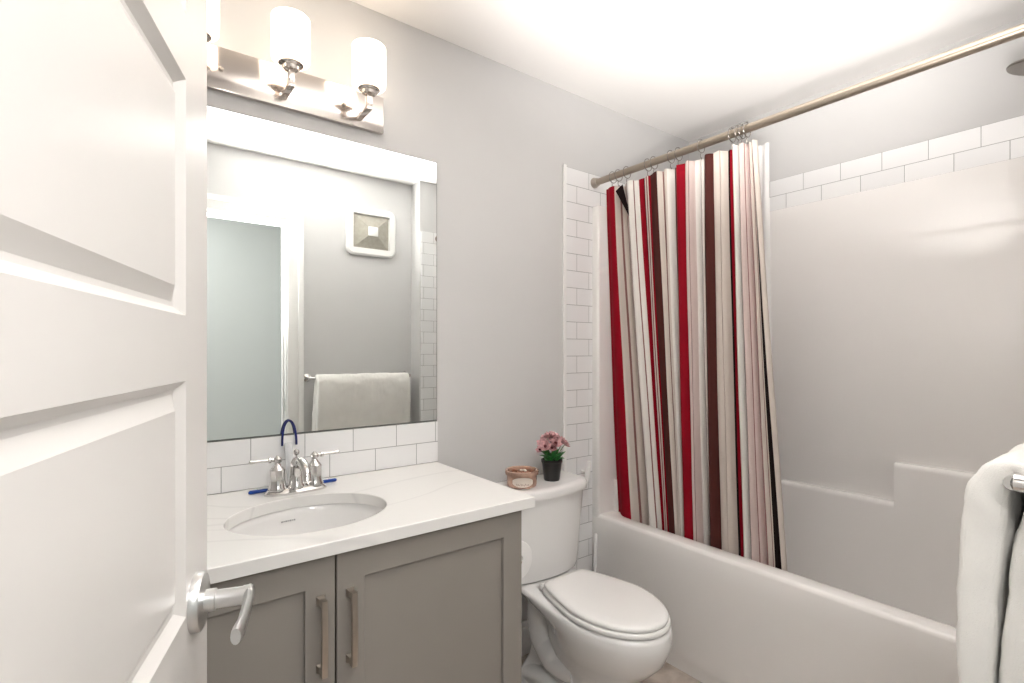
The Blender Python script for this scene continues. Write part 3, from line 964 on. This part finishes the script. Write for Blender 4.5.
# rose-gold jar of dried petals
jx, jy = 1.214, -0.135
jar = thing('potpourri_jar', 'round rose-gold jar with dried petals on the toilet tank lid', 'jar', (jx, jy, LIDZ))
bm = B()
lathe(bm, [(0.0, 0.0), (0.0504, 0.0), (0.0564, 0.0044), (0.0582, 0.0132), (0.0582, 0.0484)], (jx, jy, LIDZ + 0.0005), seg=48, cap1=False, cap0=False)
lathe(bm, [(0.0582, 0.0484), (0.0516, 0.0484), (0.0516, 0.0396), (0.0, 0.0396)], (jx, jy, LIDZ + 0.0005), seg=48, cap0=False, cap1=False)
obj('jar_body', bm, 'rose', jar)
bm = B(); lathe(bm, [(0.05844, 0.0473), (0.0642, 0.0484), (0.0654, 0.055), (0.0642, 0.0627), (0.0588, 0.0649), (0.0528, 0.0616), (0.0516, 0.0506)], (jx, jy, LIDZ + 0.0005), seg=48, cap0=False, cap1=False)
obj('rim', bm, 'rose', jar)
bm = B()
for k in range(70):
    a, r = random.uniform(0, 2 * PI), 0.045 * math.sqrt(random.random())
    t = bmesh.new()
    bmesh.ops.create_icosphere(t, subdivisions=1, radius=1)
    mt = Matrix.Translation((jx + r * math.cos(a), jy + r * math.sin(a), LIDZ + 0.046 + random.uniform(0, 0.007))) @ Matrix.Rotation(random.uniform(0, 6), 4, Vector((random.random(), random.random(), 1)).normalized()) @ Matrix.Diagonal((random.uniform(0.005, 0.010), random.uniform(0.004, 0.007), random.uniform(0.002, 0.004), 1))
    merge(bm, t, mt)
pt = obj('dried_petals', bm, 'petals', jar)
pt['kind'] = 'stuff'
bm = B()
for (ox, oy) in ((0.012, -0.006), (0.018, 0.006), (0.006, 0.010)):
    t = bmesh.new(); bmesh.ops.create_icosphere(t, subdivisions=2, radius=1)
    merge(bm, t, Matrix.Translation((jx + ox, jy + oy, LIDZ + 0.058)) @ Matrix.Diagonal((0.007, 0.006, 0.004, 1)))
obj('pale_shell', bm, 'foil', jar)
# label facing the room with small unreadable script
va = math.atan2(CAM_Y - jy, 0 - jx)
bm = B()
rg = []
for k in range(17):
    a = va + math.radians(-40 + 80 * k / 16 + 4)
    hgt = 0.018 * math.sqrt(max(0.05, 1 - ((k - 8) / 8.6) ** 2))
    rg.append([Vector((jx + 0.0589 * math.cos(a), jy + 0.0589 * math.sin(a), LIDZ + 0.027 + d * hgt)) for d in (-1, 1)])
loft(bm, rg, False, False, closed=False)
lb = obj('paper_label', bm, 'foil', jar)
lb['label'] = 'pale label'
bm = B()
for k in range(9):
    a = va + math.radians(-22 + 5.4 * k + 4)
    t = bmesh.new(); bmesh.ops.create_cube(t, size=1)
    c = Vector((jx + 0.0592 * math.cos(a), jy + 0.0592 * math.sin(a), LIDZ + 0.018 + 0.0012 * math.sin(k * 2.3)))
    merge(bm, t, Matrix.Translation(c) @ Matrix.Rotation(a, 4, 'Z') @ Matrix.Rotation(0.35, 4, 'X') @ Matrix.Diagonal((0.0006, 0.0016, 0.006 + 0.003 * (k % 3 == 0), 1)))
obj('script', bm, 'ink', lb, False)

# flower pot
fx, fy = 1.368, -0.134
fp = thing('flower_pot', 'small black pot of dusty pink flowers on the toilet tank lid', 'potted flowers', (fx, fy, LIDZ))
bm = B(); lathe(bm, [(0.0, 0.0), (0.030, 0.0), (0.0315, 0.003), (0.0405, 0.072), (0.0425, 0.073), (0.0430, 0.083), (0.0395, 0.084), (0.0385, 0.072), (0.0, 0.072)], (fx, fy, LIDZ + 0.0005), seg=36, cap0=False, cap1=False)
obj('pot', bm, 'pot', fp)
bm = B(); lathe(bm, [(0.0380, 0.0725), (0.028, 0.078), (0.012, 0.080), (0.0, 0.080)], (fx, fy, LIDZ), seg=24, cap0=False, cap1=False)
obj('soil', bm, 'soil', fp)


def leafblade(bm, base, tip, wid, droop):
    base, tip = Vector(base), Vector(tip)
    d = tip - base
    side = d.cross(Vector((0, 0, 1)))
    side = side.normalized() if side.length > 1e-5 else Vector((1, 0, 0))
    nrm = side.cross(d).normalized()
    rows = []
    for k in range(7):
        f = k / 6
        wv = wid * math.sin(PI * (0.08 + 0.92 * f)) ** 0.8 if f < 1 else 0.0004
        c = base + d * f + nrm * droop * math.sin(PI * f)
        rows.append([c - side * wv, c - nrm * wv * 0.35, c + side * wv])
    loft(bm, rows, False, False, closed=False)


bm = B()
for k in range(30):
    a = k * 2.399
    r0 = 0.010 + 0.012 * (k % 3) / 2
    r1 = random.uniform(0.028, 0.060)
    zt = random.uniform(0.095, 0.135) if k > 6 else random.uniform(0.084, 0.096)
    leafblade(bm, (fx + r0 * math.cos(a), fy + r0 * math.sin(a), LIDZ + 0.078), (fx + r1 * math.cos(a + 0.2), fy + r1 * math.sin(a + 0.2), LIDZ + zt), random.uniform(0.009, 0.014), 0.008)
lf = obj('foliage', bm, 'leaf', fp, True, angle=80)
sm = lf.modifiers.new('thick', 'SOLIDIFY'); sm.thickness = 0.0008
heads = [(0, 0.0, 0.170, 0.030), (4.6, 0.008, 0.150, 0.028), (0.5, 0.036, 0.150, 0.026), (1.7, 0.030, 0.160, 0.026), (2.9, 0.040, 0.148, 0.026), (3.55, 0.058, 0.142, 0.027), (4.4, 0.034, 0.150, 0.028), (5.6, 0.040, 0.150, 0.027), (5.0, 0.018, 0.163, 0.027), (-0.35, 0.056, 0.138, 0.024), (2.2, 0.018, 0.167, 0.026), (4.0, 0.040, 0.134, 0.022), (3.2, 0.064, 0.128, 0.018)]
for (a, r, h, R) in heads:
    c = Vector((fx + r * math.cos(a), fy + r * math.sin(a), LIDZ + h))
    out = Vector((r * math.cos(a) * 14, r * math.sin(a) * 14 - 0.25, 0.75)).normalized()
    q = Vector((0, 0, 1)).rotation_difference(out)
    bm = B()
    for lay, (n, tilt, sc) in enumerate(((6, 0.35, 1.0), (5, 0.8, 0.75))):
        for k in range(n):
            ang = 2 * PI * k / n + lay * 0.5 + a
            ddir = Vector((math.cos(ang), math.sin(ang), tilt)).normalized()
            sd = Vector((-math.sin(ang), math.cos(ang), 0))
            rows = []
            for j in range(5):
                f = j / 4
                wv = R * sc * 0.48 * math.sin(PI * (0.15 + 0.8 * f))
                cc = ddir * (R * sc * f) + Vector((0, 0, 0.25 * R * f * f))
                rows.append([c + q @ (cc - sd * wv), c + q @ (cc + Vector((0, 0, -0.002))), c + q @ (cc + sd * wv)])
            loft(bm, rows, False, False, closed=False)
    fl = obj('flower', bm, 'petal', fp, True, angle=80)
    bm = B(); t = bmesh.new(); bmesh.ops.create_icosphere(t, subdivisions=2, radius=R * 0.24); merge(bm, t, Matrix.Translation(c + out * R * 0.25))
    obj('flower_centre', bm, 'petal_core', fl)
    bm = B(); tube(bm, spline([(fx + r * 0.25 * math.cos(a), fy + r * 0.25 * math.sin(a), LIDZ + 0.076), (fx + r * 0.6 * math.cos(a), fy + r * 0.6 * math.sin(a), LIDZ + 0.11), tuple(c)], 4), 0.0013, 6)
    obj('stem', bm, 'stem', fl)

# toilet paper holder on the vanity side, roll hanging on it
px, pz = 0.972, 0.623
ph = thing('paper_holder', 'polished metal paper holder on the side of the vanity', 'paper holder', (0.902, -0.30, pz))
bm = B(); lathe(bm, [(0.022, 0.0), (0.022, 0.005), (0.015, 0.010), (0.008, 0.011)], (VX1 + 0.0005, -0.283, pz), (1, 0, 0), 24)
obj('wall_plate', bm, 'chrome', ph)
bm = B(); tube(bm, spline([(VX1 + 0.010, -0.283, pz), (px - 0.012, -0.283, pz), (px, -0.290, pz), (px, -0.305, pz)], 6) + [Vector((px, -0.425, pz))], 0.0065, 14)
obj('bar', bm, 'chrome', ph)
bm = B(); lathe(bm, [(0.0066, 0.0), (0.012, 0.001), (0.013, 0.006), (0.011, 0.014), (0.006, 0.016)], (px, -0.421, pz), (0, -1, 0), 20)
obj('end_knob', bm, 'chrome', ph)
ro = thing('toilet_paper_roll', 'white toilet paper roll hanging beside the vanity cabinet', 'toilet paper', (px, -0.365, pz - 0.013))
bm = B(); PR = 0.063
lathe(bm, [(0.0215, 0.0), (PR - 0.002, 0.0), (PR, 0.002), (PR, 0.103), (PR - 0.002, 0.105), (0.0215, 0.105)], (px, -0.418, pz - 0.0140), (0, 1, 0), 56, cap0=False, cap1=False)
obj('paper', bm, 'paper', ro)
bm = B(); lathe(bm, [(0.0205, 0.0), (0.0215, 0.0), (0.0215, 0.105), (0.0205, 0.105), (0.0205, 0.0)], (px, -0.418, pz - 0.0140), (0, 1, 0), 32, cap0=False, cap1=False)
obj('core', bm, 'card', ro)

# toilet brush between toilet and tub
tb = thing('toilet_brush', 'slim white brush handle standing between toilet and tub apron', 'toilet brush', (1.675, -0.075, 0))
bm = B(); lathe(bm, [(0.0, 0.0), (0.040, 0.0), (0.043, 0.004), (0.036, 0.11), (0.034, 0.112), (0.032, 0.108), (0.0, 0.10)], (1.675, -0.075, 0.0005), seg=28, cap0=False, cap1=False)
obj('holder', bm, 'plastic', tb)
bm = B(); tube(bm, [(1.675, -0.075, 0.10), (1.680, -0.072, 0.28), (1.684, -0.070, 0.31), (1.688, -0.068, 0.40), (1.690, -0.067, 0.437), (1.690, -0.067, 0.443)], [0.005, 0.005, 0.0075, 0.0085, 0.0085, 0.005], 14)
obj('handle', bm, 'plastic', tb)
# white paddle leaning against the tub edge
pd = thing('plastic_paddle', 'narrow white plastic paddle tilted between tank lid and tub edge', 'paddle', (1.66, -0.03, 0.67))
bm = B()
rr = []
for f, wv in ((0, 0.004), (0.08, 0.010), (0.3, 0.012), (0.9, 0.011), (0.97, 0.009), (1, 0.004)):
    c = Vector((1.652, -0.046, 0.672)).lerp(Vector((1.676, -0.042, 0.768)), f)
    rr.append([c + Vector((sx * 0.006, sy * wv, 0)) for sx, sy in ((-1, -0.6), (-0.6, -1), (0.6, -1), (1, -0.6), (1, 0.6), (0.6, 1), (-0.6, 1), (-1, 0.6))])
loft(bm, rr)
obj('paddle_blade', bm, 'plastic', pd)
bm = B(); tube(bm, [(1.660, -0.030, 0.72), (1.660, -0.0085, 0.72)], 0.006, 12)
obj('hook', bm, 'plastic', pd)

# ================================================================ TOWEL WALL
TBY, TBZ, TB0, TB1 = -1.545, 1.099, 0.896, 1.550
tbar = thing('towel_bar', 'chrome towel bar on the grey wall beside the doorway', 'towel bar', (1.22, FRONT, TBZ))
bm = B(); tube(bm, [(TB0 - 0.008, TBY, TBZ), (TB1 + 0.008, TBY, TBZ)], 0.0085, 18)
obj('bar', bm, 'chrome', tbar)
for x in (TB0, TB1):
    bm = B(); lathe(bm, [(0.024, 0.0), (0.024, 0.006), (0.012, 0.012), (0.010, 0.05), (0.0105, 0.070), (0.0115, 0.078), (0.0115, 0.083), (0.008, 0.086)], (x, FRONT + 0.0005, TBZ), (0, 1, 0), 24)
    obj('post', bm, 'chrome', tbar)

# towel: thick folded terry over the bar
bm = B()
tx0, tx1 = 0.925, 1.535
NX = 36
path = [(-1.552, 0.6, 0.072), (-1.553, 0.78, 0.074), (-1.559, 0.9, 0.068), (-1.564, 0.99, 0.06), (-1.568, 1.05, 0.044), (-1.562, 1.094, 0.022), (-1.543, 1.117, 0.016), (-1.529, 1.11, 0.032), (-1.516, 1.082, 0.046), (-1.512, 1.03, 0.048), (-1.511, 0.92, 0.044), (-1.513, 0.8, 0.038), (-1.516, 0.7, 0.032), (-1.518, 0.6, 0.028)]
rows = []
for i in range(NX + 1):
    f = i / NX
    x = tx0 + (tx1 - tx0) * f
    inn, outr = [], []
    for k, (y, z, th) in enumerate(path):
        hang = max(0, (1.09 - z)) / 0.49
        front = 1 if k >= 7 else -1
        wob = (0.010 * math.sin(f * 11 + 1.0 * front) + 0.005 * math.sin(f * 23 + front)) * hang
        flare = 0.012 * hang * (f - 0.5) * 2 * (0.3 if front > 0 else 1)
        near = math.exp(-((f) / 0.10) ** 2)
        p = Vector((x + flare - (0.012 * hang * near), y + wob + 0.006 * near * hang * front, z - 0.010 * math.sin(f * 7) * (k in (0, 1, 12, 13))))
        a = Vector(path[max(0, k - 1)][:2]); b = Vector(path[min(len(path) - 1, k + 1)][:2])
        d = (b - a).normalized()
        nn = Vector((0, -d.y, d.x))
        outr.append(p + nn * th * 0.5 * -1)
        inn.append(p + nn * th * 0.5)
    rows.append(outr + list(reversed(inn)))
vr = loft(bm, rows, False, False)
npth = len(path)
for r_ in (vr[0], vr[-1]):
    for k in range(npth - 1):
        bm.faces.new((r_[k], r_[k + 1], r_[2 * npth - 2 - k], r_[2 * npth - 1 - k]))
tw = obj('bath_towel', bm, 'towel', None, True, angle=70)
ss = tw.modifiers.new('sub', 'SUBSURF'); ss.levels = ss.render_levels = 3
tx = bpy.data.textures.new('terry_folds', 'CLOUDS'); tx.noise_scale = 0.07; tx.noise_depth = 3
dm = tw.modifiers.new('folds', 'DISPLACE'); dm.texture = tx; dm.strength = 0.012; dm.mid_level = 0.5; dm.texture_coords = 'LOCAL'
tag(tw, 'thick white terry towel folded over the bar at the right edge', 'towel')

# exhaust fan grille
fn = thing('exhaust_fan', 'square white exhaust fan cover with grey louvre, seen in the mirror', 'fan', (1.31, FRONT, 2.06))
fcx, fcz, fw, fh = 1.308, 2.055, 0.171, 0.158


def frr(hx, hz, r, y, n=8):
    return [Vector((p.x, y, p.y)) for p in [Vector((a.x, a.y)) for a in rrect(fcx - hx, fcx + hx, fcz - hz, fcz + hz, r, 0, n)]]


bm = B()
loft(bm, [frr(fw, fh, 0.05, FRONT + 0.0005), frr(fw, fh, 0.05, FRONT + 0.018), frr(fw - 0.010, fh - 0.010, 0.045, FRONT + 0.028), frr(0.125, 0.113, 0.004, FRONT + 0.026), frr(0.122, 0.110, 0.003, FRONT + 0.010)], True, True)
obj('frame', bm, 'plastic', fn)
# four louvre facets rising to the centre cap, finely stepped
bm = B()
lo = [[Vector((fcx + sx * 0.120, FRONT + 0.0105, fcz + sz * 0.108)) for sx, sz in ((-1, -1), (1, -1), (1, 1), (-1, 1))]]
nst = 16
for k in range(nst):
    f1 = (k + 1) / nst
    for g, dy in ((f1 - 0.012, 0.0), (f1, 0.0008)):
        hx, hz = 0.120 + (0.032 - 0.120) * g, 0.108 + (0.029 - 0.108) * g
        lo.append([Vector((fcx + sx * hx, FRONT + 0.0105 + 0.034 * g + dy, fcz + sz * hz)) for sx, sz in ((-1, -1), (1, -1), (1, 1), (-1, 1))])
loft(bm, lo, False, False)
obj('louvre', bm, 'grille', fn, False)
bm = B(); box(bm, fcx - 0.033, fcx + 0.033, FRONT + 0.040, FRONT + 0.050, fcz - 0.030, fcz + 0.030, 0.003)
obj('centre_cap', bm, 'plastic', fn)
